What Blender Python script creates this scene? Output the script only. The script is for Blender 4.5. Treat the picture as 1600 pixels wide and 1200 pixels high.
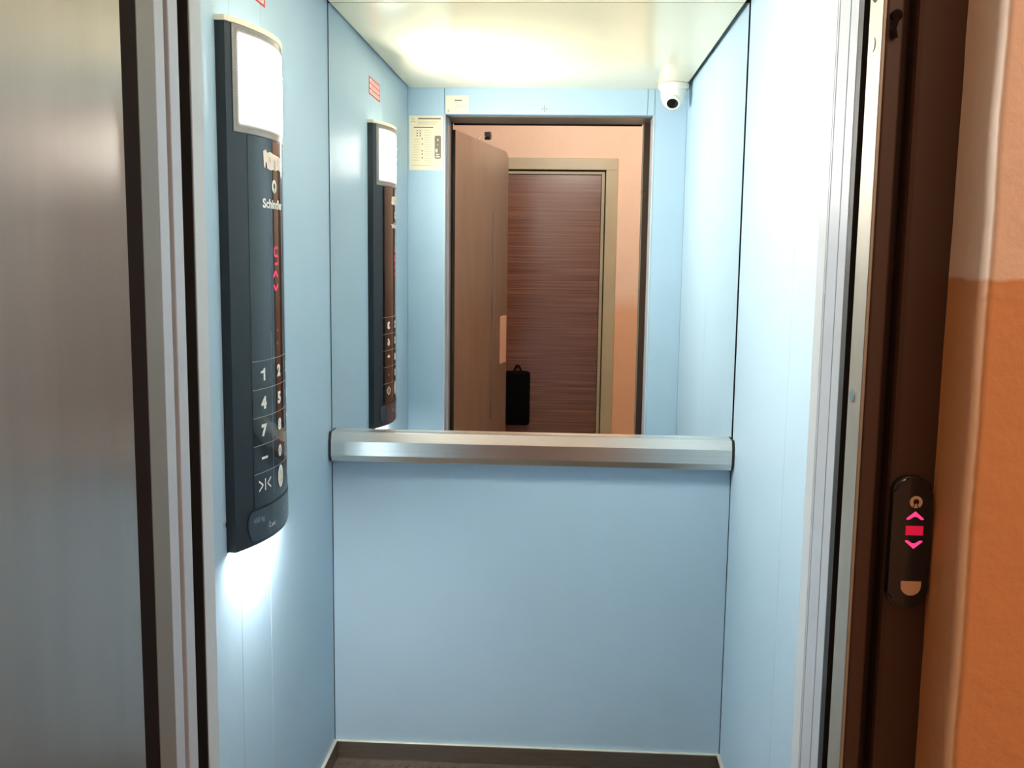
import bpy, bmesh, math, random
from mathutils import Matrix, Vector

for o in list(bpy.data.objects):
    bpy.data.objects.remove(o)
SC = bpy.context.scene
COL = SC.collection
random.seed(7)

# ------------------------------------------------------------------ camera
CAM = Vector((0.0894, -2.6978, 1.445))
yaw, pitch, roll = -0.0522, -0.1284, 0.0133
F = Vector((math.sin(yaw) * math.cos(pitch), math.cos(yaw) * math.cos(pitch), math.sin(pitch)))
R0 = Vector((math.cos(yaw), -math.sin(yaw), 0.0))
U0 = R0.cross(F)
RX = R0 * math.cos(roll) + U0 * math.sin(roll)
UX = -R0 * math.sin(roll) + U0 * math.cos(roll)
cd = bpy.data.cameras.new('camera')
cd.sensor_fit = 'HORIZONTAL'
cd.sensor_width = 36.0
cd.lens = 36.0 * 1560.6 / 1600.0
cd.clip_start = 0.02
cam = bpy.data.objects.new('camera', cd)
COL.objects.link(cam)
M = Matrix((RX, UX, -F)).transposed().to_4x4()
M.translation = CAM
cam.matrix_world = M
SC.camera = cam

# ------------------------------------------------------------------ world, light, exposure
w = bpy.data.worlds.new('world')
SC.world = w
w.use_nodes = True
w.node_tree.nodes['Background'].inputs[0].default_value = (0.02, 0.02, 0.02, 1)
w.node_tree.nodes['Background'].inputs[1].default_value = 0.2
LAMP = 50.0          # radiance of the lit diffuser of the control column
DOWN = 38.0          # light slot under the column
UP = 0.4            # light slot on top of the column
SC.view_settings.view_transform = 'Standard'
SC.view_settings.look = 'None'
SC.view_settings.gamma = 1.0
SC.view_settings.use_curve_mapping = False
SC.view_settings.exposure = 2.22
SC.cycles.max_bounces = 16
SC.cycles.diffuse_bounces = 8
SC.cycles.glossy_bounces = 8
SC.cycles.sample_clamp_indirect = 10.0

hl = bpy.data.lights.new('hall_fill', 'AREA')
hl.energy = 4.4
hl.size = 0.30
hl.color = (1.0, 0.92, 0.82)
hlo = bpy.data.objects.new('hall_fill', hl)
hlo.location = (0.15, -1.80, 2.38)      # unseen fill added over the lift doorway to brighten the hall
hlo.rotation_euler = (math.radians(-90), 0, 0)
COL.objects.link(hlo)

h2 = bpy.data.lights.new('near_wall_fill', 'AREA')
h2.energy = 2.6
h2.size = 0.3
h2.color = (1.0, 0.90, 0.78)
h2o = bpy.data.objects.new('near_wall_fill', h2)
h2o.location = (1.25, -3.0, 2.58)  # second unseen fill, added to brighten the near hall wall
COL.objects.link(h2o)


# ------------------------------------------------------------------ materials
def srgb(r, g, b):
    f = lambda c: (c / 255 / 12.92) if c / 255 <= 0.04045 else ((c / 255 + 0.055) / 1.055) ** 2.4
    return (f(r), f(g), f(b), 1.0)


class NT:
    def __init__(s, name):
        s.m = bpy.data.materials.new(name)
        s.m.use_nodes = True
        s.t = s.m.node_tree
        s.b = s.t.nodes['Principled BSDF']
        s.out = s.t.nodes['Material Output']

    def n(s, typ, **kw):
        x = s.t.nodes.new(typ)
        for k, v in kw.items():
            setattr(x, k, v)
        return x

    def l(s, a, b):
        s.t.links.new(a, b)

    def val(s, op, a, b=None, c=None):
        x = s.n('ShaderNodeMath', operation=op)
        for i, q in enumerate((a, b, c)):
            if q is None:
                continue
            if isinstance(q, (int, float)):
                x.inputs[i].default_value = q
            else:
                s.l(q, x.inputs[i])
        return x.outputs[0]


def mat(name, col, rough=0.5, metal=0.0, spec=0.5, var=0.06, vscale=(6, 6, 6), bump=0.0, bscale=300.0, coat=0.0, emis=None, estr=0.0, detail=4.0):
    k = NT(name)
    b = k.b
    b.inputs['Roughness'].default_value = rough
    b.inputs['Metallic'].default_value = metal
    b.inputs['Specular IOR Level'].default_value = spec
    b.inputs['Coat Weight'].default_value = coat
    b.inputs['Coat Roughness'].default_value = 0.05
    tc = k.n('ShaderNodeTexCoord')
    if var > 0:
        mp = k.n('ShaderNodeMapping')
        mp.inputs['Scale'].default_value = vscale
        k.l(tc.outputs['Object'], mp.inputs[0])
        nz = k.n('ShaderNodeTexNoise')
        nz.inputs['Scale'].default_value = 1.0
        nz.inputs['Detail'].default_value = detail
        k.l(mp.outputs[0], nz.inputs['Vector'])
        rp = k.n('ShaderNodeValToRGB')
        rp.color_ramp.elements[0].position = 0.3
        rp.color_ramp.elements[1].position = 0.7
        rp.color_ramp.elements[0].color = tuple(c * (1 - var) for c in col[:3]) + (1,)
        rp.color_ramp.elements[1].color = tuple(min(1, c * (1 + var)) for c in col[:3]) + (1,)
        k.l(nz.outputs[0], rp.inputs[0])
        k.l(rp.outputs[0], b.inputs['Base Color'])
    else:
        b.inputs['Base Color'].default_value = col
    if bump > 0:
        n2 = k.n('ShaderNodeTexNoise')
        n2.inputs['Scale'].default_value = bscale
        n2.inputs['Detail'].default_value = 2.0
        k.l(tc.outputs['Object'], n2.inputs['Vector'])
        bp = k.n('ShaderNodeBump')
        bp.inputs['Strength'].default_value = bump
        bp.inputs['Distance'].default_value = 0.001
        k.l(n2.outputs[0], bp.inputs['Height'])
        k.l(bp.outputs[0], b.inputs['Normal'])
    if emis:
        b.inputs['Emission Color'].default_value = emis
        b.inputs['Emission Strength'].default_value = estr
    return k.m


def two_tone(name, top, low, zb, soft):
    """wall paint: pale above, darker oil paint below a hand-cut line"""
    k = NT(name)
    b = k.b
    b.inputs['Roughness'].default_value = 0.55
    geo = k.n('ShaderNodeNewGeometry')
    sep = k.n('ShaderNodeSeparateXYZ')
    k.l(geo.outputs['Position'], sep.inputs[0])
    nz = k.n('ShaderNodeTexNoise')
    nz.inputs['Scale'].default_value = 25.0
    k.l(geo.outputs['Position'], nz.inputs['Vector'])
    wob = k.val('MULTIPLY_ADD', nz.outputs[0], 0.008, -0.004)
    z = k.val('ADD', sep.outputs[2], wob)
    mr = k.n('ShaderNodeMapRange')
    mr.inputs[1].default_value = zb - soft
    mr.inputs[2].default_value = zb + soft
    k.l(z, mr.inputs[0])
    mx = k.n('ShaderNodeMixRGB')
    mx.inputs[1].default_value = low
    mx.inputs[2].default_value = top
    k.l(mr.outputs[0], mx.inputs[0])
    n3 = k.n('ShaderNodeTexNoise')
    n3.inputs['Scale'].default_value = 9.0
    n3.inputs['Detail'].default_value = 5.0
    k.l(geo.outputs['Position'], n3.inputs['Vector'])
    m2 = k.n('ShaderNodeMixRGB', blend_type='MULTIPLY')
    m2.inputs[0].default_value = 0.12
    k.l(mx.outputs[0], m2.inputs[1])
    k.l(n3.outputs[0], m2.inputs[2])
    k.l(m2.outputs[0], b.inputs['Base Color'])
    n2 = k.n('ShaderNodeTexNoise')
    n2.inputs['Scale'].default_value = 60.0
    n2.inputs['Detail'].default_value = 6.0
    k.l(geo.outputs['Position'], n2.inputs['Vector'])
    bp = k.n('ShaderNodeBump')
    bp.inputs['Strength'].default_value = 0.35
    bp.inputs['Distance'].default_value = 0.004
    k.l(n2.outputs[0], bp.inputs['Height'])
    k.l(bp.outputs[0], b.inputs['Normal'])
    return k.m


def wood_mat():
    k = NT('dark_stripe_wood')
    b = k.b
    b.inputs['Roughness'].default_value = 0.26
    b.inputs['Specular IOR Level'].default_value = 0.9
    tc = k.n('ShaderNodeTexCoord')
    mp = k.n('ShaderNodeMapping')
    mp.inputs['Scale'].default_value = (1.0, 1.0, 120.0)
    k.l(tc.outputs['Object'], mp.inputs[0])
    nz = k.n('ShaderNodeTexNoise')
    nz.inputs['Scale'].default_value = 1.0
    nz.inputs['Detail'].default_value = 6.0
    nz.inputs['Roughness'].default_value = 0.65
    k.l(mp.outputs[0], nz.inputs['Vector'])
    rp = k.n('ShaderNodeValToRGB')
    e = rp.color_ramp.elements
    e[0].position, e[0].color = 0.30, srgb(74, 44, 34)
    e[1].position, e[1].color = 0.72, srgb(140, 98, 76)
    m = rp.color_ramp.elements.new(0.5)
    m.color = srgb(106, 68, 52)
    k.l(nz.outputs[0], rp.inputs[0])
    k.l(rp.outputs[0], b.inputs['Base Color'])
    return k.m


def lamp_mat(w_mm, h_mm):
    """lit diffuser behind a glass printed with a fading dot screen along its border (UV in millimetres)"""
    k = NT('lit_diffuser')
    uv = k.n('ShaderNodeUVMap')
    uv.uv_map = 'UVMap'
    sp = k.n('ShaderNodeSeparateXYZ')
    k.l(uv.outputs[0], sp.inputs[0])
    u, v = sp.outputs[0], sp.outputs[1]
    du = k.val('MINIMUM', u, k.val('SUBTRACT', w_mm, u))
    dv = k.val('MINIMUM', v, k.val('SUBTRACT', h_mm, v))
    d = k.val('SMOOTH_MIN', du, dv, 10.0)
    mr = k.n('ShaderNodeMapRange')
    mr.inputs[1].default_value = 2.0
    mr.inputs[2].default_value = 32.0
    mr.inputs[3].default_value = 0.66
    mr.inputs[4].default_value = 0.0
    k.l(d, mr.inputs[0])
    P = 5.0
    a = k.val('DIVIDE', k.val('ADD', u, v), P)
    c = k.val('DIVIDE', k.val('SUBTRACT', u, v), P)
    fa = k.val('SUBTRACT', k.val('FRACT', a), 0.5)
    fc = k.val('SUBTRACT', k.val('FRACT', k.val('ADD', c, 100.0)), 0.5)
    r = k.val('SQRT', k.val('ADD', k.val('MULTIPLY', fa, fa), k.val('MULTIPLY', fc, fc)))
    dark = k.val('LESS_THAN', r, mr.outputs[0])
    em = k.n('ShaderNodeEmission')
    em.inputs[0].default_value = (1.0, 0.96, 0.88, 1)
    fo = k.n('ShaderNodeMapRange')
    fo.interpolation_type = 'SMOOTHSTEP'
    fo.inputs[1].default_value = -6.0
    fo.inputs[2].default_value = 50.0
    k.l(d, fo.inputs[0])
    k.l(k.val('MULTIPLY', k.val('POWER', fo.outputs[0], 4.5), LAMP), em.inputs[1])
    k.b.inputs['Base Color'].default_value = (0.30, 0.27, 0.25, 1)
    k.b.inputs['Roughness'].default_value = 0.2
    mx = k.n('ShaderNodeMixShader')
    k.l(dark, mx.inputs[0])
    k.l(em.outputs[0], mx.inputs[1])
    k.l(k.b.outputs[0], mx.inputs[2])
    k.l(mx.outputs[0], k.out.inputs[0])
    return k.m


def emit(name, col, s):
    k = NT(name)
    k.b.inputs['Base Color'].default_value = (col[0] * .5, col[1] * .5, col[2] * .5, 1)
    k.b.inputs['Emission Color'].default_value = col
    k.b.inputs['Emission Strength'].default_value = s
    return k.m


def mirror_mat():
    k = NT('mirror_silver')
    k.b.inputs['Base Color'].default_value = (0.90, 0.925, 0.915, 1)
    k.b.inputs['Metallic'].default_value = 1.0
    k.b.inputs['Roughness'].default_value = 0.0
    return k.m


BLUE = mat('blue_laminate', srgb(173, 199, 217), rough=0.50, spec=0.22, var=0.02, vscale=(3, 3, 3), bump=0.4, bscale=420)
PALEEDGE = mat('pale_edge', srgb(200, 208, 214), rough=0.4, var=0.02)
GREYPANEL = mat('pale_grey_metal', srgb(186, 194, 204), rough=0.38, metal=0.1, var=0.03, bump=0.15, bscale=500)
CREAM = mat('cream_gloss', srgb(240, 230, 198), rough=0.16, spec=0.5, var=0.01)
BLACK = mat('black_gap', (0.006, 0.006, 0.007, 1), rough=0.7, var=0.0)
RUBBER = mat('black_rubber', (0.012, 0.012, 0.012, 1), rough=0.6, var=0.2)
STEEL = mat('brushed_steel', (0.60, 0.58, 0.54, 1), rough=0.27, metal=1.0, var=0.06, vscale=(2, 2, 220))
STRIKE = mat('strike_steel', (0.38, 0.35, 0.29, 1), rough=0.45, metal=0.6, var=0.05, vscale=(30, 30, 6), bump=0.1)
RAILSTEEL = mat('brushed_rail', (0.80, 0.77, 0.71, 1), rough=0.26, metal=1.0, var=0.05, vscale=(2, 260, 260))
SKIRT = mat('skirting_steel', (0.40, 0.37, 0.33, 1), rough=0.32, metal=1.0, var=0.12, vscale=(8, 8, 200))
LEAF = mat('dull_steel_sheet', (0.325, 0.278, 0.24, 1), rough=0.30, metal=0.8, var=0.07, vscale=(14, 14, 3), bump=0.05, bscale=200)
FRAMEGREY = mat('beige_grey_paint', srgb(118, 111, 102), rough=0.4, var=0.05)
FRAMEBROWN = mat('brown_frame_paint', srgb(68, 44, 30), rough=0.45, var=0.08)
DARKBROWN = mat('dark_brown_paint', srgb(30, 18, 15), rough=0.85, spec=0.1, var=0.08)
NEARWALL = two_tone('hall_paint_near', srgb(238, 208, 182), srgb(216, 150, 96), 1.428, 0.002)
FARWALL = two_tone('hall_paint_far', srgb(220, 190, 168), srgb(214, 166, 130), 1.17, 0.06)
HALLWHITE = mat('hall_whitewash', srgb(226, 206, 182), rough=0.7, var=0.03)
HALLFLOOR = mat('hall_terrazzo', srgb(168, 150, 132), rough=0.4, var=0.25, vscale=(60, 60, 60))
OLIVE = mat('olive_beige_paint', srgb(160, 150, 122), rough=0.4, var=0.04)
WOOD = wood_mat()
FLOORRUB = mat('studded_rubber', srgb(84, 72, 62), rough=0.5, var=0.25, vscale=(40, 40, 40))
HOUSING = mat('charcoal_plastic', (0.014, 0.018, 0.024, 1), rough=0.36, spec=0.5, var=0.03)
GLASSBLACK = mat('black_glass', (0.010, 0.013, 0.017, 1), rough=0.06, spec=0.6, var=0.0)
PLATE = mat('dark_blue_plate', (0.035, 0.050, 0.066, 1), rough=0.16, spec=0.5, var=0.02)
PRINT = mat('white_print', srgb(232, 228, 222), rough=0.5, var=0.0)
GREYPRINT = mat('grey_print', srgb(150, 146, 142), rough=0.5, var=0.0)
LINEPRINT = mat('line_print', srgb(170, 172, 174), rough=0.5, var=0.0)
YELLOW = mat('yellow_print', srgb(226, 190, 70), rough=0.5, var=0.0)
PAPER = mat('cream_paper', srgb(240, 226, 196), rough=0.7, var=0.02)
STICKPAPER = mat('torn_paper', srgb(238, 218, 206), rough=0.7, var=0.05, vscale=(200, 200, 200))
INK = mat('grey_ink', srgb(128, 118, 108), rough=0.7, var=0.0)
PALEINK = mat('pale_ink', srgb(196, 178, 150), rough=0.7, var=0.0)
RED = mat('red_print', srgb(196, 30, 46), rough=0.5, var=0.0)
PINKPAPER = mat('pink_white_paper', srgb(250, 214, 208), rough=0.5, var=0.0)
LEDDIM = emit('red_display_dim', (0.75, 0.02, 0.12, 1), 0.12)
LEDRED = emit('red_display', (1.0, 0.02, 0.14, 1), 0.22)
LEDPINK = emit('pink_red_arrow', (1.0, 0.045, 0.20, 1), 0.26)
LEDBLOCK = emit('red_block', (0.62, 0.006, 0.045, 1), 0.17)
WHITEPLASTIC = mat('white_plastic', srgb(238, 234, 224), rough=0.35, var=0.01)
LENS = mat('black_lens', (0.008, 0.008, 0.009, 1), rough=0.08, var=0.0)
CHROME = mat('chrome', (0.8, 0.8, 0.78, 1), rough=0.12, metal=1.0, var=0.0)
TAN = mat('tan_plate', srgb(206, 164, 138), rough=0.35, var=0.03)
PATCHBLACK = mat('patch_black', (0.0015, 0.0015, 0.002, 1), rough=0.95, spec=0.1, var=0.1)
BUTTON = mat('beige_button', srgb(216, 178, 146), rough=0.4, var=0.0)
CAPMAT = mat('cream_cap', srgb(236, 226, 206), rough=0.4, var=0.0)
MIRROR = mirror_mat()
DOWNMAT = emit('down_light', (1.0, 0.97, 0.92, 1), DOWN)
UPMAT = emit('up_light', (1.0, 0.97, 0.92, 1), UP)


# ------------------------------------------------------------------ mesh helpers
def box(bm, x0, x1, y0, y1, z0, z1, bev=0.0, seg=2):
    vs = [bm.verts.new((x, y, z)) for x in (x0, x1) for y in (y0, y1) for z in (z0, z1)]
    q = [(0, 1, 3, 2), (4, 6, 7, 5), (0, 4, 5, 1), (2, 3, 7, 6), (0, 2, 6, 4), (1, 5, 7, 3)]
    fs = [bm.faces.new([vs[i] for i in f]) for f in q]
    if bev > 0:
        es = {e for f in fs for e in f.edges}
        bmesh.ops.bevel(bm, geom=list(es), offset=bev, segments=seg, affect='EDGES', profile=0.5)
    return fs


def prism(bm, pts, axis, a0, a1):
    """closed 2D outline swept along an axis ('x','y','z'); pts are the other two coordinates in order"""
    def P(p, a):
        return {'x': (a, p[0], p[1]), 'y': (p[0], a, p[1]), 'z': (p[0], p[1], a)}[axis]
    A = [bm.verts.new(P(p, a0)) for p in pts]
    B = [bm.verts.new(P(p, a1)) for p in pts]
    n = len(pts)
    bm.faces.new(A)
    bm.faces.new(B[::-1])
    for i in range(n):
        bm.faces.new((A[i], B[i], B[(i + 1) % n], A[(i + 1) % n]))


def cyl(bm, p0, p1, r, n=20, r1=None):
    p0, p1 = Vector(p0), Vector(p1)
    d = (p1 - p0).normalized()
    a = d.orthogonal().normalized()
    b = d.cross(a)
    r1 = r if r1 is None else r1
    A = [bm.verts.new(p0 + (a * math.cos(t) + b * math.sin(t)) * r) for t in [2 * math.pi * i / n for i in range(n)]]
    B = [bm.verts.new(p1 + (a * math.cos(t) + b * math.sin(t)) * r1) for t in [2 * math.pi * i / n for i in range(n)]]
    bm.faces.new(A[::-1])
    bm.faces.new(B)
    for i in range(n):
        bm.faces.new((A[i], A[(i + 1) % n], B[(i + 1) % n], B[i]))


def tube(bm, pts, r, n=10):
    for a, b in zip(pts[:-1], pts[1:]):
        cyl(bm, a, b, r, n)
    for p in pts[1:-1]:
        bmesh.ops.create_uvsphere(bm, u_segments=n, v_segments=6, radius=r, matrix=Matrix.Translation(p))


def lathe(bm, prof, centre, axis=(0, 0, 1), n=32):
    """prof: (radius, height) list from bottom to top"""
    ax = Vector(axis).normalized()
    a = ax.orthogonal().normalized()
    b = ax.cross(a)
    c = Vector(centre)
    rings = []
    for r, h in prof:
        if r < 1e-6:
            rings.append([bm.verts.new(c + ax * h)])
        else:
            rings.append([bm.verts.new(c + ax * h + (a * math.cos(t) + b * math.sin(t)) * r) for t in [2 * math.pi * i / n for i in range(n)]])
    for A, B in zip(rings[:-1], rings[1:]):
        for i in range(n):
            j = (i + 1) % n
            if len(A) == 1 and len(B) > 1:
                bm.faces.new((A[0], B[j], B[i]))
            elif len(B) == 1 and len(A) > 1:
                bm.faces.new((A[i], A[j], B[0]))
            elif len(A) > 1:
                bm.faces.new((A[i], A[j], B[j], B[i]))


LOC = {}


def obj(name, bm, m, parent=None, smooth=False):
    bmesh.ops.recalc_face_normals(bm, faces=bm.faces[:])
    off = Vector((0, 0, 0))
    if parent is None:
        xs = [v.co for v in bm.verts]
        lo = Vector([min(v[i] for v in xs) for i in range(3)])
        hi = Vector([max(v[i] for v in xs) for i in range(3)])
        off = Vector(((lo.x + hi.x) / 2, (lo.y + hi.y) / 2, lo.z))
    else:
        off = LOC.get(parent.name, Vector((0, 0, 0)))
    for v in bm.verts:
        v.co -= off
    me = bpy.data.meshes.new(name)
    bm.to_mesh(me)
    bm.free()
    me.materials.append(m)
    if smooth:
        for p in me.polygons:
            p.use_smooth = True
        if hasattr(me, 'set_sharp_from_angle'):
            me.set_sharp_from_angle(angle=math.radians(35))
    o = bpy.data.objects.new(name, me)
    COL.objects.link(o)
    if parent is None:
        o.location = off
    else:
        o.parent = parent
    LOC[o.name] = off
    return o


def tag(o, label=None, cat=None, group=None, kind=None):
    if label:
        o['label'] = label
    if cat:
        o['category'] = cat
    if group:
        o['group'] = group
    if kind:
        o['kind'] = kind
    return o


def empty(name, loc, label, cat, kind=None, group=None):
    o = bpy.data.objects.new(name, None)
    o.empty_display_size = 0.05
    COL.objects.link(o)
    o.location = loc
    LOC[o.name] = Vector(loc)
    return tag(o, label, cat, group, kind)


def B(*a, **k):
    bm = bmesh.new()
    box(bm, *a, **k)
    return bm


def PR(pts, axis, a0, a1):
    bm = bmesh.new()
    prism(bm, pts, axis, a0, a1)
    return bm


_tx = {}


def text2d(s, size, bold=0.0):
    """outline of a word as 2D verts and faces, centred on its own box"""
    key = (s, size, bold)
    if key in _tx:
        return _tx[key]
    c = bpy.data.curves.new('t', 'FONT')
    c.body = s
    c.size = size
    c.offset = bold
    c.resolution_u = 4
    o = bpy.data.objects.new('t', c)
    COL.objects.link(o)
    bpy.context.view_layer.update()
    dg = bpy.context.evaluated_depsgraph_get()
    me = bpy.data.meshes.new_from_object(o.evaluated_get(dg))
    vs = [(v.co.x, v.co.y) for v in me.vertices]
    fs = [tuple(p.vertices) for p in me.polygons]
    bpy.data.objects.remove(o)
    bpy.data.curves.remove(c)
    bpy.data.meshes.remove(me)
    x0, x1 = min(v[0] for v in vs), max(v[0] for v in vs)
    y0, y1 = min(v[1] for v in vs), max(v[1] for v in vs)
    vs = [(x - (x0 + x1) / 2, y - (y0 + y1) / 2) for x, y in vs]
    _tx[key] = (vs, fs, x1 - x0, y1 - y0)
    return _tx[key]


# ------------------------------------------------------------------ dimensions (metres)
HW = 0.55            # half width of the car
D = 1.35             # inner depth of the car
ZC = 2.095           # ceiling
XL, XR = -0.400, 0.420   # car door opening
ZH = 1.995           # head of the opening
YL = -1.645          # outer face of the landing frame
YW = -1.744          # hall face of the lift wall
YF = -3.35           # hall wall opposite

# ================================================================== SETTING: lift car
fl = obj('floor', B(-HW, HW, -1.49, 0.0, -0.03, 0.0), FLOORRUB)
tag(fl, 'dark studded rubber floor of the lift car', 'floor', kind='structure')
st = bmesh.new()
for i in range(25):
    for j in range(31):
        cx, cy = -0.515 + i * 0.043, -0.035 - j * 0.043
        cyl(st, (cx, cy, 0.0), (cx, cy, 0.0022), 0.0155, 12, 0.0140)
tag(obj('floor_stud', st, FLOORRUB, fl), kind='stuff')

# walls: a dark backing with laminate panels on it
def wall_side(name, sx, joints, label):
    wl = obj(name, B(*sorted((sx * 0.558, sx * 0.585)), -1.40, 0.03, -0.03, 2.14), BLACK)
    tag(wl, label, 'wall', kind='structure')
    ys = [0.0] + joints + [-D]
    for a, b in zip(ys[:-1], ys[1:]):
        g = 0.0009
        obj('panel', B(*sorted((sx * HW, sx * 0.558)), b + g, a - g, 0.002, 2.125, bev=0.0007, seg=1), BLUE, wl)
    return wl

wall_side('wall_left', -1, [-0.592, -0.790], 'left lift wall of pale blue laminate panels behind the control column')
wall_side('wall_right', 1, [-0.632], 'right lift wall of pale blue laminate panels with a fine joint')
wb = obj('wall_back', B(-0.585, 0.585, 0.012, 0.05, -0.03, 2.14), BLACK)
tag(wb, 'back lift wall with blue laminate below the rail', 'wall', kind='structure')
obj('panel', B(-HW + 0.0015, HW - 0.0015, 0.0, 0.012, 0.02, 0.952, bev=0.0008, seg=1), BLUE, wb)

# front wall seen in the mirror: two returns and a header
wf = obj('wall_front', B(-0.585, 0.585, -1.40, -1.392, ZH + 0.012, 2.14), BLACK)
tag(wf, 'front lift wall around the car doorway', 'wall', kind='structure')
obj('panel', B(-HW, XL - 0.005, -1.388, -D, 0.0, 2.125, bev=0.001, seg=1), BLUE, wf)
obj('panel', B(XR + 0.005, HW, -1.388, -D, 0.0, 2.125, bev=0.001, seg=1), BLUE, wf)
obj('panel', B(XL - 0.0035, 0.3955, -1.388, -D, ZH, 2.125, bev=0.001, seg=1), BLUE, wf)
obj('panel', B(0.397, XR + 0.0035, -1.388, -D, ZH, 2.125, bev=0.001, seg=1), BLUE, wf)
for sx0, sx1 in ((XL - 0.005, XL), (XR, XR + 0.005)):
    obj('edge_strip', B(sx0, sx1, -1.390, -D + 0.0015, 0.0, ZH, bev=0.001, seg=1), PALEEDGE, wf)

cl = obj('ceiling', B(-0.5435, 0.5345, -1.349, -0.0045, ZC, ZC + 0.014, bev=0.0015, seg=1), CREAM)
tag(cl, 'glossy cream ceiling panel of the lift car with shadow gaps', 'ceiling', kind='structure')
rf = obj('ceiling_void', B(-0.585, 0.585, -1.40, 0.05, 2.14, 2.16), BLACK)
tag(rf, 'dark void above the lift ceiling panel', 'ceiling', kind='structure')

# steel skirting with a pale top ledge
sk = obj('baseboard_back', B(-0.541, 0.541, -0.0085, 0.0, 0.0, 0.0502, bev=0.0008), SKIRT)
tag(sk, 'brown steel skirting along the back lift wall', 'baseboard', kind='structure')
sk = obj('baseboard_left', B(-HW, -0.5415, -1.34, 0.0, 0.0, 0.0502, bev=0.0008), SKIRT)
tag(sk, 'brown steel skirting along the left lift wall', 'baseboard', kind='structure')
sk = obj('baseboard_right', B(0.5415, HW, -1.34, 0.0, 0.0, 0.0502, bev=0.0008), SKIRT)
tag(sk, 'brown steel skirting along the right lift wall', 'baseboard', kind='structure')

LEDGE = mat('lit_ledge', srgb(226, 220, 204), rough=0.3, metal=0.4, var=0.05)  # paler than the skirting: downlight on the ledge painted into its colour
for nm, a in (('baseboard_back', (-0.5415, 0.5415, -0.0092, 0.0)), ('baseboard_left', (-HW, -0.5408, -1.34, 0.0)), ('baseboard_right', (0.5408, HW, -1.34, 0.0))):
    obj('top_ledge', B(*a, 0.0505, 0.0532, bev=0.0006, seg=1), LEDGE, bpy.data.objects[nm])

# car jambs outside the front wall
tj = obj('trim_1', B(-0.60, -0.432, -1.52, -1.393, -0.03, 2.12), BLACK)
tag(tj, 'dark shaft gap left of the lift doorway', 'trim', kind='structure')
tj = obj('trim_2', B(XR + 0.012, 0.62, -1.489, -1.3885, -0.03, 2.12), BLACK)
tag(tj, 'pale stepped door posts at the right car jamb', 'trim', kind='structure')
for a, b in ((-1.3905, -1.3985), (-1.4003, -1.4485), (-1.4503, -1.485)):
    obj('door_post', B(XR, XR + 0.012, b, a, 0.0, ZH, bev=0.0012, seg=1), GREYPANEL, tj)
obj('gap_shade', B(XR + 0.0005, 0.62, -1.503, -1.4855, 0.0, ZH + 0.1), RUBBER, tj)  # black jamb end paints in the shade of the shaft gap
obj('gap_shade', B(-0.4305, -0.4007, -1.3945, -1.3905, 0.0, ZH + 0.02), RUBBER, bpy.data.objects['trim_1'])  # same painted gap shade on the left jamb end
hd = obj('trim_3', B(-0.60, 0.62, -1.60, -1.393, ZH + 0.02, 2.16), BLACK)
tag(hd, 'dark shaft gap over the lift doorway', 'trim', kind='structure')
sl = obj('trim_4', B(-0.60, 0.62, -1.645, -1.4905, -0.03, 0.0), SKIRT)
tag(sl, 'steel sill between lift car and hall floor', 'trim', kind='structure')
obj('sill_groove', B(-0.40, 0.42, -1.545, -1.535, -0.001, 0.0006), BLACK, sl)

# ================================================================== SETTING: landing frame
fr = empty('trim_5', (0, -1.55, 0), 'landing door frame, beige inside and brown towards the hall', 'frame', kind='structure')
# left jamb seen from the hall: pale strip, groove, pale strip, beige rebate, dark strip filling the hinge gap
obj('shaft_side', B(-0.62, -0.412, -1.60, -1.4305, 0.0, 2.12), DARKBROWN, fr)
obj('jamb_strip', B(-0.412, -0.400, -1.461, -1.430, 0.0, ZH, bev=0.0015), GREYPANEL, fr)
obj('jamb_strip', B(-0.412, -0.400, -1.504, -1.475, 0.0, ZH, bev=0.0015), GREYPANEL, fr)
obj('jamb_rebate', B(-0.412, -0.4000, -1.554, -1.5045, 0.0, ZH, bev=0.001), FRAMEGREY, fr)
obj('jamb_dark_strip', B(-0.416, -0.4005, -1.620, -1.5545, 0.0, ZH), DARKBROWN, fr)
obj('frame_face', B(-0.62, -0.445, YL, -1.60, 0.0, 2.12, bev=0.002), FRAMEBROWN, fr)
# right jamb: steel strike strip, brown stepped face with a groove
obj('strike_strip', B(0.400, 0.404, YL, -1.598, 0.0, ZH, bev=0.0008, seg=1), STRIKE, fr)
obj('jamb_body', B(0.404, 0.62, YL + 0.030, -1.600, 0.0, 2.12), FRAMEBROWN, fr)
obj('frame_face', B(0.404, 0.4205, YL - 0.0005, YL + 0.030, 0.0, 2.12, bev=0.002), FRAMEBROWN, fr)
obj('frame_face', B(0.4345, 0.62, YL, YL + 0.030, 0.0, 2.12, bev=0.006), FRAMEBROWN, fr)
obj('frame_head', B(-0.62, 0.62, YL + 0.001, -1.43, ZH, 2.12, bev=0.002), FRAMEGREY, fr)
obj('head_lip', B(-0.398, 0.396, YL + 0.002, YL + 0.012, ZH - 0.006, ZH), DARKBROWN, fr)
for z in (1.664, 1.30):
    s = bmesh.new()
    cyl(s, (0.4003, -1.617, z), (0.3990, -1.617, z), 0.0075, 16)
    obj('screw', s, CHROME, fr, True)
s = bmesh.new()
cyl(s, (0.4003, -1.617, 1.716), (0.3994, -1.617, 1.716), 0.010, 18)
obj('keyhole', s, BLACK, fr, True)
s = bmesh.new()      # lock hook on the frame face
lathe(s, [(0.0, 0.0), (0.0055, 0.0), (0.0055, 0.006), (0.003, 0.007), (0.0, 0.007)], (0.412, YL, 1.686), (0, -1, 0), 18)
tube(s, [(0.412, YL - 0.004, 1.684), (0.409, YL - 0.005, 1.673), (0.4115, YL - 0.004, 1.664)], 0.0032, 10)
obj('lock_hook', s, DARKBROWN, fr, True)

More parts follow.
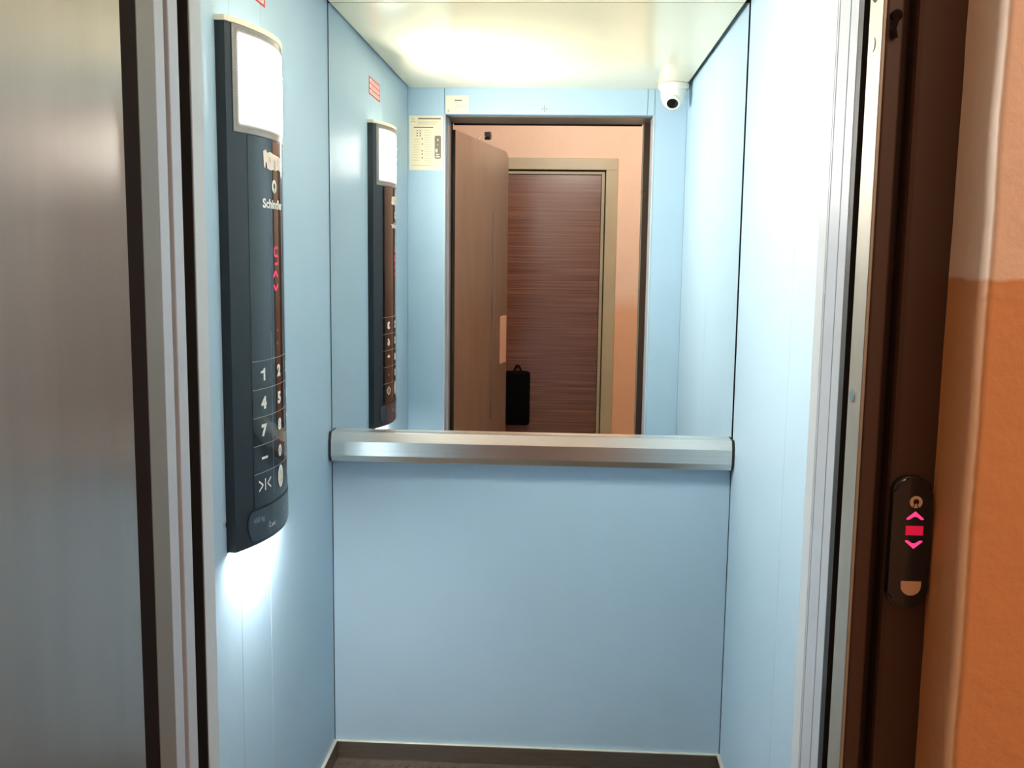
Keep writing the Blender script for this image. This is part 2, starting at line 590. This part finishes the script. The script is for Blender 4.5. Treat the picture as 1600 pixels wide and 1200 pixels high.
# ================================================================== SETTING: hall
wr = bmesh.new()     # wall right of the lift, its plaster reveal corner rounded and a little uneven
zz = [0.0] + [i * 0.045 for i in range(1, 58)] + [2.62]
ring = []
for z in zz:
    j = 0.0005 * math.sin(z * 31) + random.uniform(-0.0004, 0.0004)
    e = 0.0010 * math.sin(z * 4) + random.uniform(-0.0005, 0.0005)
    pts = [(0.4815 + e, YL - 0.001)]
    cx, cy, rr = 0.4815 + 0.006 + j, YW + 0.006, 0.006
    for k in range(7):
        t = math.pi + k * (math.pi / 2) / 6
        pts.append((cx + rr * math.cos(t), cy + rr * math.sin(t)))
    pts += [(1.75, YW), (1.75, YL - 0.001)]
    ring.append([wr.verts.new((p[0], p[1], z)) for p in pts])
n = len(ring[0])
for A, Bq in zip(ring[:-1], ring[1:]):
    for i in range(n):
        wr.faces.new((A[i], A[(i + 1) % n], Bq[(i + 1) % n], Bq[i]))
wr.faces.new(ring[0])
wr.faces.new(ring[-1][::-1])
o = obj('wall_near_right', wr, NEARWALL, None, True)
tag(o, 'hall wall right of the lift, pale peach over orange paint', 'wall', kind='structure')
o = obj('wall_near_left', B(-1.75, -0.462, YW, YL - 0.001, 0.0, 2.62), NEARWALL)
tag(o, 'hall wall left of the lift behind the open steel door', 'wall', kind='structure')
o = obj('wall_near_top', B(-0.4615, 0.478, YW, YL - 0.001, 2.10, 2.62), NEARWALL)
tag(o, 'hall wall over the lift doorway', 'wall', kind='structure')
DX0, DX1, DZ = -0.505, 0.315, 1.950     # opening of the flat door frame opposite
o = obj('wall_opposite', B(0.338, 1.75, YF - 0.14, YF, 0.0, 2.62), FARWALL)
tag(o, 'peach hall wall opposite the lift, seen in the mirror', 'wall', kind='structure')
obj('wall_piece', B(-1.75, DX0 - 0.016, YF - 0.14, YF, 0.0, 2.62), FARWALL, o)
obj('wall_piece', B(DX0 - 0.016, 0.338, YF - 0.14, YF, DZ + 0.016, 2.62), FARWALL, o)
o = obj('wall_hall_left', B(-1.80, -1.75, YF - 0.14, YL, 0.0, 2.62), FARWALL)
tag(o, 'peach hall wall at the left end', 'wall', kind='structure')
o = obj('wall_hall_right', B(1.75, 1.80, YF - 0.14, YL, 0.0, 2.62), FARWALL)
tag(o, 'peach hall wall at the right end', 'wall', kind='structure')
o = obj('floor_hall', B(-1.75, 1.75, YF, YL, -0.03, 0.0), HALLFLOOR)
tag(o, 'brown grey hall floor outside the lift', 'floor', kind='structure')
o = obj('ceiling_hall', B(-1.80, 1.80, YF - 0.14, YL, 2.62, 2.66), HALLWHITE)
tag(o, 'whitewashed hall ceiling', 'ceiling', kind='structure')

# flat door opposite, seen in the mirror
d2 = empty('door_2', (0, YF, 0), 'dark brown striped wooden flat door in an olive frame, seen in the mirror', 'door', kind='structure')
for x0, x1, z0, z1 in ((DX1, DX1 + 0.070, 0.0, DZ), (DX0 - 0.070, DX0, 0.0, DZ), (DX0 - 0.070, DX1 + 0.070, DZ, DZ + 0.067)):
    obj('door_frame', B(x0, x1, YF - 0.13, YF + 0.014, z0, z1, bev=0.002), OLIVE, d2)
for x0, x1, z0, z1 in ((DX1 - 0.024, DX1 - 0.006, 0.0, DZ - 0.024), (DX0 + 0.006, DX0 + 0.024, 0.0, DZ - 0.024), (DX0 + 0.006, DX1 - 0.006, DZ - 0.024, DZ - 0.008)):
    obj('rebate_strip', B(x0, x1, YF - 0.12, YF - 0.018, z0, z1, bev=0.001), OLIVE, d2)
lf = obj('door_leaf', B(DX0 + 0.026, DX1 - 0.026, YF - 0.075, YF - 0.034, 0.008, DZ - 0.026, bev=0.002), WOOD, d2)
s = bmesh.new()
tube(s, [(DX0 + 0.085, YF - 0.034, 1.05), (DX0 + 0.085, YF + 0.012, 1.05), (DX0 + 0.195, YF + 0.012, 1.05)], 0.009)
obj('lever_handle', s, CHROME, lf, True)

# ================================================================== SETTING: open steel landing door
HX, HY = -0.396, -1.5845
DIR = Vector((0.1817, -0.9833, 0.0))
NRM = Vector((0.9833, 0.1817, 0.0))


def leafpt(s, t, z):
    return Vector((HX, HY, 0.0)) + DIR * s + NRM * t + Vector((0, 0, z))


def leaf_xf(bm):
    for v in bm.verts:
        v.co = leafpt(v.co.x, v.co.y, v.co.z)
    return bm


d1 = empty('door_1', (HX, HY, 0), 'open dull steel landing door left of the lift doorway', 'door', kind='structure')
WL, ZT = 0.985, 1.968
out = [(0.037, 0.012), (WL, 0.012)]
for k in range(9):
    t = k * (math.pi / 2) / 8
    out.append((WL - 0.075 + 0.075 * math.cos(t), ZT - 0.045 + 0.045 * math.sin(t)))
out.append((0.037, ZT))
leaf = obj('door_leaf', leaf_xf(PR(out, 'y', -0.045, 0.0)), LEAF, d1)
obj('vision_panel', leaf_xf(B(0.672, 0.738, -0.003, 0.0012, 0.64, 1.645, bev=0.0008, seg=1)), LEAF, leaf)
obj('vision_bead', leaf_xf(B(0.668, 0.6775, -0.003, 0.0040, 0.635, 1.650, bev=0.0008, seg=1)), LEAF, leaf)
tag(obj('pull_plate', leaf_xf(B(0.846, 0.968, -0.003, 0.0025, 0.888, 1.132, bev=0.0008, seg=1)), TAN, leaf), 'pale tan pull plate')
s = bmesh.new()
tube(s, [leafpt(0.44, -0.012, ZT - 0.004), leafpt(0.47, -0.012, ZT + 0.018), leafpt(0.60, -0.012, ZT + 0.040)], 0.006)
obj('closer_arm', s, CHROME, leaf, True)
s = bmesh.new()
cyl(s, leafpt(0.60, -0.022, ZT + 0.040), leafpt(0.60, 0.004, ZT + 0.040), 0.019, 24)
obj('closer_roller', s, RUBBER, leaf, True)

# ================================================================== mirror and handrail
mr = obj('mirror', B(-0.5475, 0.5455, -0.004, 0.0115, 0.954, 2.0945), MIRROR)
tag(mr, 'wide frameless mirror filling the back wall above the steel rail', 'mirror')

hr = empty('handrail', (0, 0, 0.874), 'faceted brushed steel handrail under the mirror on the back wall', 'handrail')
prof = [(-0.0045, 0.9585), (-0.030, 0.9600), (-0.0345, 0.9590), (-0.0440, 0.9345), (-0.0445, 0.8960), (-0.0370, 0.8790), (-0.0325, 0.8765), (0.0, 0.8765), (0.0, 0.9525), (-0.0045, 0.9525)]
obj('rail', PR(prof, 'x', -0.5425, 0.5425), RAILSTEEL, hr)
prof2 = [(y - 0.0006 if y < -0.02 else y, z) for y, z in prof]
for x0, x1 in ((-0.5475, -0.5425), (0.5425, 0.5475)):
    obj('end_cap', PR(prof2, 'x', x0, x1), RUBBER, hr)

# ================================================================== control column
PY, PX0, PRD = -0.700, -0.879, 0.386


def arc(u, z, lift=0.0):
    t = u / PRD
    return Vector((PX0 + (PRD + lift) * math.cos(t), PY + (PRD + lift) * math.sin(t), z))


def patch(bm, u0, u1, z0, z1, lift, thick=0.0, nu=None, nz=1):
    """curved sheet on the face of the column (closed shell when thick > 0)"""
    nu = nu or max(1, int(abs(u1 - u0) / 0.008))
    def grid(l):
        return [[bm.verts.new(arc(u0 + (u1 - u0) * i / nu, z0 + (z1 - z0) * j / nz, l)) for i in range(nu + 1)] for j in range(nz + 1)]
    G = grid(lift)
    for j in range(nz):
        for i in range(nu):
            bm.faces.new((G[j][i], G[j][i + 1], G[j + 1][i + 1], G[j + 1][i]))
    if thick > 0:
        H = grid(lift - thick)
        for j in range(nz):
            for i in range(nu):
                bm.faces.new((H[j][i], H[j + 1][i], H[j + 1][i + 1], H[j][i + 1]))
        for i in range(nu):
            bm.faces.new((G[0][i], H[0][i], H[0][i + 1], G[0][i + 1]))
            bm.faces.new((G[nz][i], G[nz][i + 1], H[nz][i + 1], H[nz][i]))
        for j in range(nz):
            bm.faces.new((G[j][0], G[j + 1][0], H[j + 1][0], H[j][0]))
            bm.faces.new((G[j][nu], H[j][nu], H[j + 1][nu], G[j + 1][nu]))


def arc_text(s, u, z, size, bold=0.0, lift=0.0012, sx=1.0, sz=1.0, height=None, width=None):
    vs, fs, tw, th = text2d(s, size, bold)
    if height:
        sz = height / th
        sx = sz if width is None else width / tw
    bm = bmesh.new()
    V = [bm.verts.new(arc(u + x * sx, z + y * sz, lift)) for x, y in vs]
    for f in fs:
        try:
            bm.faces.new([V[i] for i in f])
        except ValueError:
            pass
    return bm


def arc_poly(pts, lift=0.0012, cx=0.0, cz=0.0):
    bm = bmesh.new()
    bm.faces.new([bm.verts.new(arc(cx + x, cz + y, lift)) for x, y in pts])
    return bm


def emblem(place, r):
    """ring open at the foot with a small triangle in the opening; place(x, y) -> point"""
    bm = bmesh.new()
    n, g = 28, math.radians(30)
    a = [-math.pi / 2 + g + (2 * math.pi - 2 * g) * i / n for i in range(n + 1)]
    O = [bm.verts.new(place(r * math.cos(t), r * math.sin(t))) for t in a]
    I = [bm.verts.new(place(0.46 * r * math.cos(t), 0.46 * r * math.sin(t) + 0.04 * r)) for t in a]
    for i in range(n):
        bm.faces.new((O[i], O[i + 1], I[i + 1], I[i]))
    T = [bm.verts.new(place(x * r, y * r)) for x, y in ((-0.34, -0.95), (0.34, -0.95), (0.0, -0.12))]
    bm.faces.new(T)
    return bm


cp = empty('control_panel', (-0.55, PY, 0.866), 'tall curved black lift control column with lit lamp top on the left blue wall', 'control panel')
UE = 0.175
Z0, Z1 = 0.868, 1.868
ZL0, ZL1 = 1.664, 1.858     # lamp


def crescent(inset=0.0, nu=30, xin=-0.5499):
    pts = [(xin, PY - math.sin((UE - inset) / PRD) * (PRD - inset)), ]
    for i in range(nu + 1):
        t = (-(UE - inset) + 2 * (UE - inset) * i / nu) / PRD
        pts.append((PX0 + (PRD - inset) * math.cos(t), PY + (PRD - inset) * math.sin(t)))
    pts.append((xin, PY + math.sin((UE - inset) / PRD) * (PRD - inset)))
    return pts


bm = bmesh.new()            # housing: column with its foot edge rolled in
layers = [(Z0 + 0.014, 0.0082), (Z0, 0.0080), (Z0, 0.006), (Z0 + 0.0018, 0.0018), (Z0 + 0.006, 0.0), (Z1 - 0.012, 0.0)]
rg = []
for z, ins in layers:
    rg.append([bm.verts.new((x, y, z)) for x, y in crescent(ins)])
nn = len(rg[0])
for A, Bq in zip(rg[:-1], rg[1:]):
    for i in range(nn):
        bm.faces.new((A[i], A[(i + 1) % nn], Bq[(i + 1) % nn], Bq[i]))
bm.faces.new(rg[0])
bm.faces.new(rg[-1][::-1])
housing = obj('housing', bm, HOUSING, cp, True)
cap = bmesh.new()
prism(cap, crescent(-0.003), 'z', Z1 - 0.0118, Z1 - 0.002)
obj('top_cap', cap, CAPMAT, cp, True)
bm = bmesh.new()
prism(bm, crescent(0.012), 'z', Z1 - 0.002, Z1)
obj('upper_light', bm, UPMAT, cp)
bm = bmesh.new()
prism(bm, crescent(0.0088), 'z', Z0 + 0.0105, Z0 + 0.0138)
obj('lower_light', bm, DOWNMAT, cp)
# lamp diffuser with its own UVs in millimetres
bm = bmesh.new()
UL = 0.158
nu, nz = 36, 6
uvl = bm.loops.layers.uv.new('UVMap')
G = [[bm.verts.new(arc(-UL + 2 * UL * i / nu, ZL0 + (ZL1 - ZL0) * j / nz, 0.0012)) for i in range(nu + 1)] for j in range(nz + 1)]
for j in range(nz):
    for i in range(nu):
        f = bm.faces.new((G[j][i], G[j][i + 1], G[j + 1][i + 1], G[j + 1][i]))
        for lp, (a, b) in zip(f.loops, ((i, j), (i + 1, j), (i + 1, j + 1), (i, j + 1))):
            lp[uvl].uv = (a / nu * 2 * UL * 1000, b / nz * (ZL1 - ZL0) * 1000)
tag(obj('lamp_diffuser', bm, lamp_mat(2 * UL * 1000, (ZL1 - ZL0) * 1000), cp, True), 'glowing white lamp with a dotted border')
# dark glass front
bm = bmesh.new()
patch(bm, -0.119, 0.119, 0.945, ZL0 - 0.003, 0.0006, 0.004)
glass = obj('front_glass', bm, GLASSBLACK, cp, True)
# information plate at the foot
pts = []
hw_, za, zb2, rr = 0.140, 0.878, 0.940, 0.028
for cx, cz, t0 in ((hw_ - rr, za + rr, -90), (hw_ - 0.004, zb2 - 0.004, 0), (-hw_ + 0.016, zb2 - 0.016, 90), (-hw_ + rr, za + rr, 180)):
    r_ = {0: 0.004, 90: 0.016}.get(t0, rr)
    for k in range(7):
        t = math.radians(t0 + 15 * k)
        pts.append((cx + r_ * math.cos(t), cz + r_ * math.sin(t)))
bm = bmesh.new()            # plate is cut into upright slices so that it follows the curve
us = sorted({round(-hw_ + i * 2 * hw_ / 40, 5) for i in range(41)})
def span(u):
    zs_ = []
    for (xa, ya), (xb, yb) in zip(pts, pts[1:] + pts[:1]):
        if (xa - u) * (xb - u) <= 0 and abs(xa - xb) > 1e-9:
            zs_.append(ya + (yb - ya) * (u - xa) / (xb - xa))
    return (min(zs_), max(zs_)) if zs_ else None
prev = None
for u in us:
    uu = max(-hw_ + 1e-5, min(hw_ - 1e-5, u))
    s_ = span(uu)
    cur = [bm.verts.new(arc(uu, s_[0], 0.0012)), bm.verts.new(arc(uu, s_[1], 0.0012))]
    if prev:
        bm.faces.new((prev[0], cur[0], cur[1], prev[1]))
    prev = cur
plate = obj('information_plate', bm, PLATE, cp, True)
obj('lettering', arc_text('450 kg', -0.104, 0.9185, 0.02, height=0.0135), GREYPRINT, plate)
obj('lettering', arc_text('\u010c.zak.:', -0.050, 0.9000, 0.02, height=0.0125), PRINT, plate)
obj('lettering', arc_text('42 0', 0.028, 0.9130, 0.02, height=0.0100), GREYPRINT, plate)

GL = glass
# rows and columns of the keypad
CX = (-0.079, -0.001, 0.077)
ROW = (1.206, 1.150, 1.095, 1.040, 0.986)
LZ = (1.2335, 1.178, 1.1225, 1.067, 1.0115)
for z in LZ:
    bm = bmesh.new()
    patch(bm, -0.118, 0.118, z - 0.0005, z + 0.0005, 0.0009)
    obj('grid_line', bm, LINEPRINT, GL)
for u in (-0.0405, 0.0385):
    bm = bmesh.new()
    patch(bm, u - 0.0005, u + 0.0005, 0.958, 1.288, 0.0009)
    obj('grid_line', bm, LINEPRINT, GL)
keys = [('1', 0, 0), ('2', 1, 0), ('3', 2, 0), ('4', 0, 1), ('5', 1, 1), ('6', 2, 1), ('7', 0, 2), ('8', 1, 2), ('9', 2, 2), ('0', 1, 3)]
ONE = [(-0.0105, 0.0065), (-0.0105, 0.0030), (0.0005, 0.0030), (0.0005, -0.01225), (0.0070, -0.01225), (0.0070, 0.01225), (0.0018, 0.01225), (-0.0010, 0.0085)]
for ch, c, r in keys:
    if ch == '1':
        bm = bmesh.new()
        V = [bm.verts.new(arc(CX[c] + x, ROW[r] + y, 0.0012)) for x, y in ONE]
        bmesh.ops.triangle_fill(bm, edges=[bm.edges.new((V[i], V[(i + 1) % len(V)])) for i in range(len(V))], use_beauty=True)
    else:
        bm = arc_text(ch, CX[c], ROW[r], 0.034, bold=0.0021, lift=0.0012, height=0.0250, width=0.0215)
    obj('digit', bm, PRINT, GL)
bm = bmesh.new()
patch(bm, CX[0] - 0.012, CX[0] + 0.012, ROW[3] - 0.0025, ROW[3] + 0.0025, 0.0012)
obj('minus_sign', bm, PRINT, GL)
bm = bmesh.new()
patch(bm, CX[2] - 0.002, CX[2] + 0.002, ROW[3] - 0.0024, ROW[3] + 0.0024, 0.0012)
obj('key_dot', bm, PRINT, GL)


def strokes(segs, wdt, lift=0.0012):
    bm = bmesh.new()
    for (x0, y0), (x1, y1) in segs:
        d = Vector((x1 - x0, y1 - y0))
        q = Vector((-d.y, d.x)).normalized() * wdt / 2
        bm.faces.new([bm.verts.new(arc(x, y, lift)) for x, y in ((x0 + q.x, y0 + q.y), (x0 - q.x, y0 - q.y), (x1 - q.x, y1 - q.y), (x1 + q.x, y1 + q.y))])
    return bm


def sh(segs, cx, cz):
    return [((a + cx, b + cz), (c + cx, d + cz)) for (a, b), (c, d) in segs]


obj('door_close_symbol', strokes(sh([((-0.024, 0.010), (-0.009, 0.0)), ((-0.009, 0.0), (-0.024, -0.010)), ((0.024, 0.010), (0.009, 0.0)), ((0.009, 0.0), (0.024, -0.010)), ((0, 0.012), (0, -0.012))], CX[0], ROW[4]), 0.0036), PRINT, GL)
obj('door_open_symbol', strokes(sh([((-0.003, 0.012), (-0.016, 0.0)), ((-0.016, 0.0), (-0.003, -0.012)), ((0.003, 0.012), (0.016, 0.0)), ((0.016, 0.0), (0.003, -0.012)), ((-0.003, 0.012), (0.003, 0.012)), ((-0.003, -0.012), (0.003, -0.012)), ((0, 0.006), (0, -0.006))], CX[2], ROW[4]), 0.0034), PRINT, GL)
bell = obj('alarm_button', arc_poly([(0.0175 * math.cos(2 * math.pi * i / 32), 0.0235 * math.sin(2 * math.pi * i / 32)) for i in range(32)], 0.0016, CX[1], ROW[4]), PRINT, GL)
bl = [(-0.011, -0.008), (-0.008, -0.004), (-0.007, 0.004), (-0.004, 0.009), (-0.0015, 0.0105), (0, 0.013), (0.0015, 0.0105), (0.004, 0.009), (0.007, 0.004), (0.008, -0.004), (0.011, -0.008)]
obj('bell_symbol', strokes([((a[0] + CX[1], a[1] + ROW[4]), (b[0] + CX[1], b[1] + ROW[4])) for a, b in zip(bl, bl[1:] + bl[:1])] + sh([((-0.003, -0.011), (0.003, -0.011))], CX[1], ROW[4]), 0.0018, 0.0020), YELLOW, bell)
# maker's mark
obj('emblem', emblem(lambda x, y: arc(-0.010 + x, 1.573 + y, 0.0012), 0.0135), PRINT, GL)
obj('maker_lettering', arc_text('Schindler', -0.010, 1.5385, 0.03, bold=0.0011, height=0.0185, width=0.118), PRINT, GL)
# torn sticker remains
tp = [(-0.064, 0.016), (-0.052, 0.020), (-0.046, 0.014), (-0.030, 0.017), (-0.012, 0.014), (0.010, 0.013), (0.030, 0.012), (0.045, 0.009), (0.048, -0.012), (0.034, -0.016), (0.020, -0.013), (0.002, -0.017), (-0.014, -0.016), (-0.030, -0.018), (-0.047, -0.016), (-0.049, -0.006), (-0.053, -0.003), (-0.056, -0.016), (-0.062, -0.013)]
bm = bmesh.new()
V = [bm.verts.new(arc(x, 1.6215 + y, 0.0014)) for x, y in tp]
bmesh.ops.triangle_fill(bm, edges=[bm.edges.new((V[i], V[(i + 1) % len(V)])) for i in range(len(V))], use_beauty=True)
stk = obj('torn_sticker', bm, STICKPAPER, cp)
stk['label'] = 'torn pinkish sticker'
obj('torn_line', strokes(sh([((-0.012, 0.004), (-0.010, -0.016)), ((-0.004, 0.002), (-0.004, -0.016)), ((-0.036, 0.006), (-0.030, -0.002)), ((0.012, 0.008), (0.014, -0.006))], 0, 1.6215), 0.0022, 0.0018), INK, stk)
# red display: floor figure and two arrows
sg = [((-0.011, 0.016), (0.011, 0.016)), ((-0.011, 0.016), (-0.011, 0.0)), ((-0.011, 0.0), (0.011, 0.0)), ((0.011, 0.0), (0.011, -0.016)), ((-0.011, -0.016), (0.011, -0.016))]
obj('floor_figure', strokes(sh(sg, -0.005, 1.437), 0.0052), LEDDIM, GL)
for zc, sgn in ((1.4005, 1), (1.3745, -1)):
    obj('direction_arrow', strokes(sh([((-0.0125, -0.005 * sgn), (0.0, 0.006 * sgn)), ((0.0, 0.006 * sgn), (0.0125, -0.005 * sgn))], -0.011, zc), 0.0052), LEDRED, GL)
for z in (1.288, 1.262):
    bm = bmesh.new()
    patch(bm, -0.0085, -0.0055, z - 0.003, z + 0.003, 0.0012)
    obj('indicator_dot', bm, GREYPRINT, GL)
s = bmesh.new()
cyl(s, (-0.5498, PY - 0.181, 0.930), (-0.545, PY - 0.181, 0.930), 0.006, 14)
obj('fixing_screw', s, CHROME, cp, True)

# ================================================================== red instruction sticker above the column
stq = empty('red_sticker', (-0.55, -0.653, 1.950), 'small red sticker with pale text bands above the control column', 'sticker')
rs = obj('backing', B(-0.5499, -0.5492, -0.7465, -0.5595, 1.950, 2.006), RED, stq)
for z0, z1 in ((1.9545, 1.967), (1.9715, 1.984), (1.9885, 2.001)):
    o = obj('text_band', B(-0.5495, -0.5489, -0.736, -0.570, z0, z1), PINKPAPER, stq)
    for q in range(2):
        zc = z0 + 0.0045 + 0.005 * q
        obj('text_line', B(-0.5491, -0.5487, -0.730, -0.580 - 0.02 * q, zc - 0.0009, zc + 0.0009), RED, o)

# ================================================================== notices on the front wall (read in the mirror)
YP = -D
ns = empty('instruction_sheet', (-0.4775, YP, 1.777), 'cream printed instruction sheet on the blue wall beside the doorway, seen in the mirror', 'notice')
sh0 = obj('paper', B(-0.5445, -0.4105, YP + 0.0002, YP + 0.0010, 1.777, 1.988), PAPER, ns)


def line(x0, x1, z, h, m, par, name='text_line'):
    return obj(name, B(x0, x1, YP + 0.0008, YP + 0.0014, z - h / 2, z + h / 2), m, par)


line(-0.509, -0.418, 1.977, 0.0052, INK, sh0, 'heading')
s = bmesh.new()
for i in range(20):
    a0, a1 = 2 * math.pi * i / 20, 2 * math.pi * (i + 1) / 20
    s.faces.new([s.verts.new((-0.529 + r * math.cos(a), YP + 0.0014, 1.976 + r * math.sin(a))) for r, a in ((0.0055, a0), (0.0055, a1), (0.0036, a1), (0.0036, a0))])
obj('round_mark', s, PALEINK, sh0)
line(-0.539, -0.519, 1.9655, 0.003, PALEINK, sh0)
for k in range(3):
    line(-0.512, -0.425 - 0.006 * k, 1.9665 - 0.0055 * k, 0.0015, PALEINK, sh0)
line(-0.526, -0.448, 1.943, 0.0042, INK, sh0, 'heading')
for k in range(3):
    for x in (-0.512, -0.500):
        line(x - 0.0028, x + 0.0028, 1.9295 - 0.0095 * k, 0.0042, INK, sh0, 'key_mark')
for z in (1.8985, 1.878, 1.852, 1.839, 1.825):
    line(-0.4945, -0.4895, z, 0.005, INK, sh0, 'key_mark')
for k in range(14):
    z = 1.931 - 0.0090 * k
    line(-0.484, -0.456 - random.uniform(0, .006), z, 0.0015, PALEINK, sh0)
for k in range(9):
    z = 1.897 - 0.0102 * k
    line(-0.527, -0.505 + random.uniform(0, .006), z, 0.0015, PALEINK, sh0)
line(-0.535, -0.450, 1.795, 0.0015, PALEINK, sh0)
s = bmesh.new()
pp = []
for cx, cz, t0 in ((-0.4225, 1.827, -90), (-0.4225, 1.906, 0), (-0.4365, 1.906, 90), (-0.4365, 1.827, 180)):
    for k in range(5):
        t = math.radians(t0 + 22.5 * k)
        pp.append((cx + 0.0055 * math.cos(t), cz + 0.0055 * math.sin(t)))
prism(s, pp, 'y', YP + 0.0008, YP + 0.0015)
pic = obj('panel_drawing', s, INK, sh0)
s = bmesh.new()
prism(s, [(-0.4335, 1.892), (-0.4255, 1.892), (-0.4295, 1.900)], 'y', YP + 0.0012, YP + 0.0018)
obj('drawing_mark', s, PAPER, pic)
for x0, x1, z0, z1 in ((-0.431, -0.4285, 1.874, 1.878), (-0.4385, -0.431, 1.846, 1.860), (-0.438, -0.421, 1.8265, 1.831), (-0.437, -0.424, 1.835, 1.840)):
    obj('drawing_mark', B(x0, x1, YP + 0.0012, YP + 0.0018, z0, z1), PAPER, pic)

lb = empty('small_label', (-0.3525, YP, 2.000), 'small cream label on the blue header above the doorway, seen in the mirror', 'notice')
l0 = obj('paper', B(-0.397, -0.308, YP + 0.0002, YP + 0.0010, 1.998, 2.066), PAPER, lb)
line(-0.364, -0.334, 2.048, 0.006, INK, l0, 'heading')
line(-0.358, -0.315, 2.028, 0.003, PALEINK, l0)
line(-0.358, -0.318, 2.022, 0.002, PALEINK, l0)
line(-0.392, -0.383, 2.007, 0.010, PALEINK, l0, 'round_mark')
sp = empty('speaker_holes', (-0.008, YP, 2.010), 'small diamond of dark speaker holes in the blue header above the doorway', 'grille')
for dx, dz in ((0, 0.008), (0.008, 0), (-0.008, 0), (0, -0.008), (0, 0)):
    s = bmesh.new()
    cyl(s, (-0.008 + dx, YP + 0.0001, 2.018 + dz), (-0.008 + dx, YP + 0.0008, 2.018 + dz), 0.0026, 10)
    obj('hole', s, INK, sp)

# ================================================================== dome camera under the ceiling
sc_ = empty('security_camera', (0.482, -1.225, 2.0), 'white dome camera under the ceiling in the front corner, seen in the mirror', 'camera')
CC = (0.482, -1.225, ZC)
s = bmesh.new()
lathe(s, [(0.0, -0.0265), (0.046, -0.0265), (0.0565, -0.021), (0.0585, -0.013), (0.0575, -0.002), (0.052, 0.0), (0.0, 0.0)], CC)
obj('base_ring', s, WHITEPLASTIC, sc_, True)
s = bmesh.new()
lathe(s, [(0.049, -0.020), (0.0485, -0.040), (0.046, -0.056), (0.040, -0.072), (0.030, -0.084), (0.016, -0.091), (0.0, -0.093)], CC)
obj('dome_body', s, WHITEPLASTIC, sc_, True)
ad = Vector((-0.12, 0.72, -0.62)).normalized()
oc = Vector(CC) + Vector((0, 0, -0.046))
s = bmesh.new()
lathe(s, [(0.030, 0.020), (0.030, 0.048), (0.026, 0.0515), (0.0215, 0.0515), (0.0215, 0.046), (0.0, 0.046)], oc, ad)
hd_ = obj('eye_barrel', s, WHITEPLASTIC, sc_, True)
s = bmesh.new()
lathe(s, [(0.0, 0.0475), (0.0212, 0.0475), (0.0212, 0.0490), (0.010, 0.0505), (0.0, 0.0515)], oc, ad)
obj('lens', s, LENS, hd_, True)

# ================================================================== hall call indicator on the brown frame
IX, IY = 0.4565, YL
hi_ = empty('floor_indicator', (IX, IY, 1.080), 'narrow black hall indicator with red arrows on the brown door frame', 'indicator')
pp = []
w2, z0, z1, rr = 0.0205, 1.079, 1.221, 0.017
for cx, cz, t0 in ((w2 - rr, z0 + rr, -90), (w2 - rr, z1 - rr, 0), (-w2 + rr, z1 - rr, 90), (-w2 + rr, z0 + rr, 180)):
    for k in range(8):
        t = math.radians(t0 + 90 / 7 * k)
        pp.append((IX + cx + rr * math.cos(t), cz + rr * math.sin(t)))
bm = bmesh.new()
prism(bm, pp, 'y', IY - 0.012, IY)
es = [e for e in bm.edges if all(abs(v.co.y - (IY - 0.012)) < 1e-6 for v in e.verts)]
bmesh.ops.bevel(bm, geom=es, offset=0.003, segments=3, affect='EDGES')
obj('housing', bm, GLASSBLACK, hi_, True)
YI = IY - 0.0124


def flat(pts, name, m, par, y=YI):
    bm = bmesh.new()
    prism(bm, pts, 'y', y - 0.0004, y + 0.0003)
    return obj(name, bm, m, par)


IC = IX + 0.003
obj('emblem', emblem(lambda x, y: Vector((IC + x, YI, 1.1945 + y)), 0.0066), BUTTON, hi_)
for zc, sgn in ((1.1800, 1), (1.1490, -1)):
    flat([(IC - 0.0088, zc - 0.0042 * sgn), (IC - 0.0060, zc - 0.0042 * sgn), (IC - 0.0015, zc - 0.0012 * sgn), (IC + 0.0015, zc - 0.0012 * sgn), (IC + 0.0060, zc - 0.0042 * sgn), (IC + 0.0088, zc - 0.0042 * sgn), (IC + 0.0088, zc - 0.0030 * sgn), (IC, zc + 0.0046 * sgn), (IC - 0.0088, zc - 0.0030 * sgn)], 'direction_arrow', LEDPINK, hi_)
flat([(IC - 0.0090, 1.1590), (IC + 0.0090, 1.1590), (IC + 0.0090, 1.1690), (IC - 0.0090, 1.1690)], 'red_display', LEDBLOCK, hi_)
hp = [(IC - 0.0105, 1.1090), (IC - 0.0105, 1.1045)]
hp += [(IC - 0.0105 * math.cos(math.pi * k / 14), 1.1040 - 0.0105 * math.sin(math.pi * k / 14)) for k in range(1, 14)]
hp += [(IC + 0.0105, 1.1045), (IC + 0.0105, 1.1090)]
flat(hp, 'call_button', BUTTON, hi_)

# ================================================================== made-up shape for an unidentified dark patch on the flat door
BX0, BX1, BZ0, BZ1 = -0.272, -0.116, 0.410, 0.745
bg = empty('dark_patch', (-0.19, YF - 0.034, BZ0), 'made-up black shape for a dark patch low on the brown wooden flat door, seen in the mirror', 'stand-in')
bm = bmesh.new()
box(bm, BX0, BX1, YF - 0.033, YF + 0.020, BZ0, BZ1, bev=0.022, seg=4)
obj('patch_body', bm, PATCHBLACK, bg, True)
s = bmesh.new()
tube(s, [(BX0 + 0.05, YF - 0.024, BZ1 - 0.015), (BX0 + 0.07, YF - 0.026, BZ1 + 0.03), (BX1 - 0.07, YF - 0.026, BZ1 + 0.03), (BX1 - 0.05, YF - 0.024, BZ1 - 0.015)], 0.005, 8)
obj('patch_loop', s, PATCHBLACK, bg, True)
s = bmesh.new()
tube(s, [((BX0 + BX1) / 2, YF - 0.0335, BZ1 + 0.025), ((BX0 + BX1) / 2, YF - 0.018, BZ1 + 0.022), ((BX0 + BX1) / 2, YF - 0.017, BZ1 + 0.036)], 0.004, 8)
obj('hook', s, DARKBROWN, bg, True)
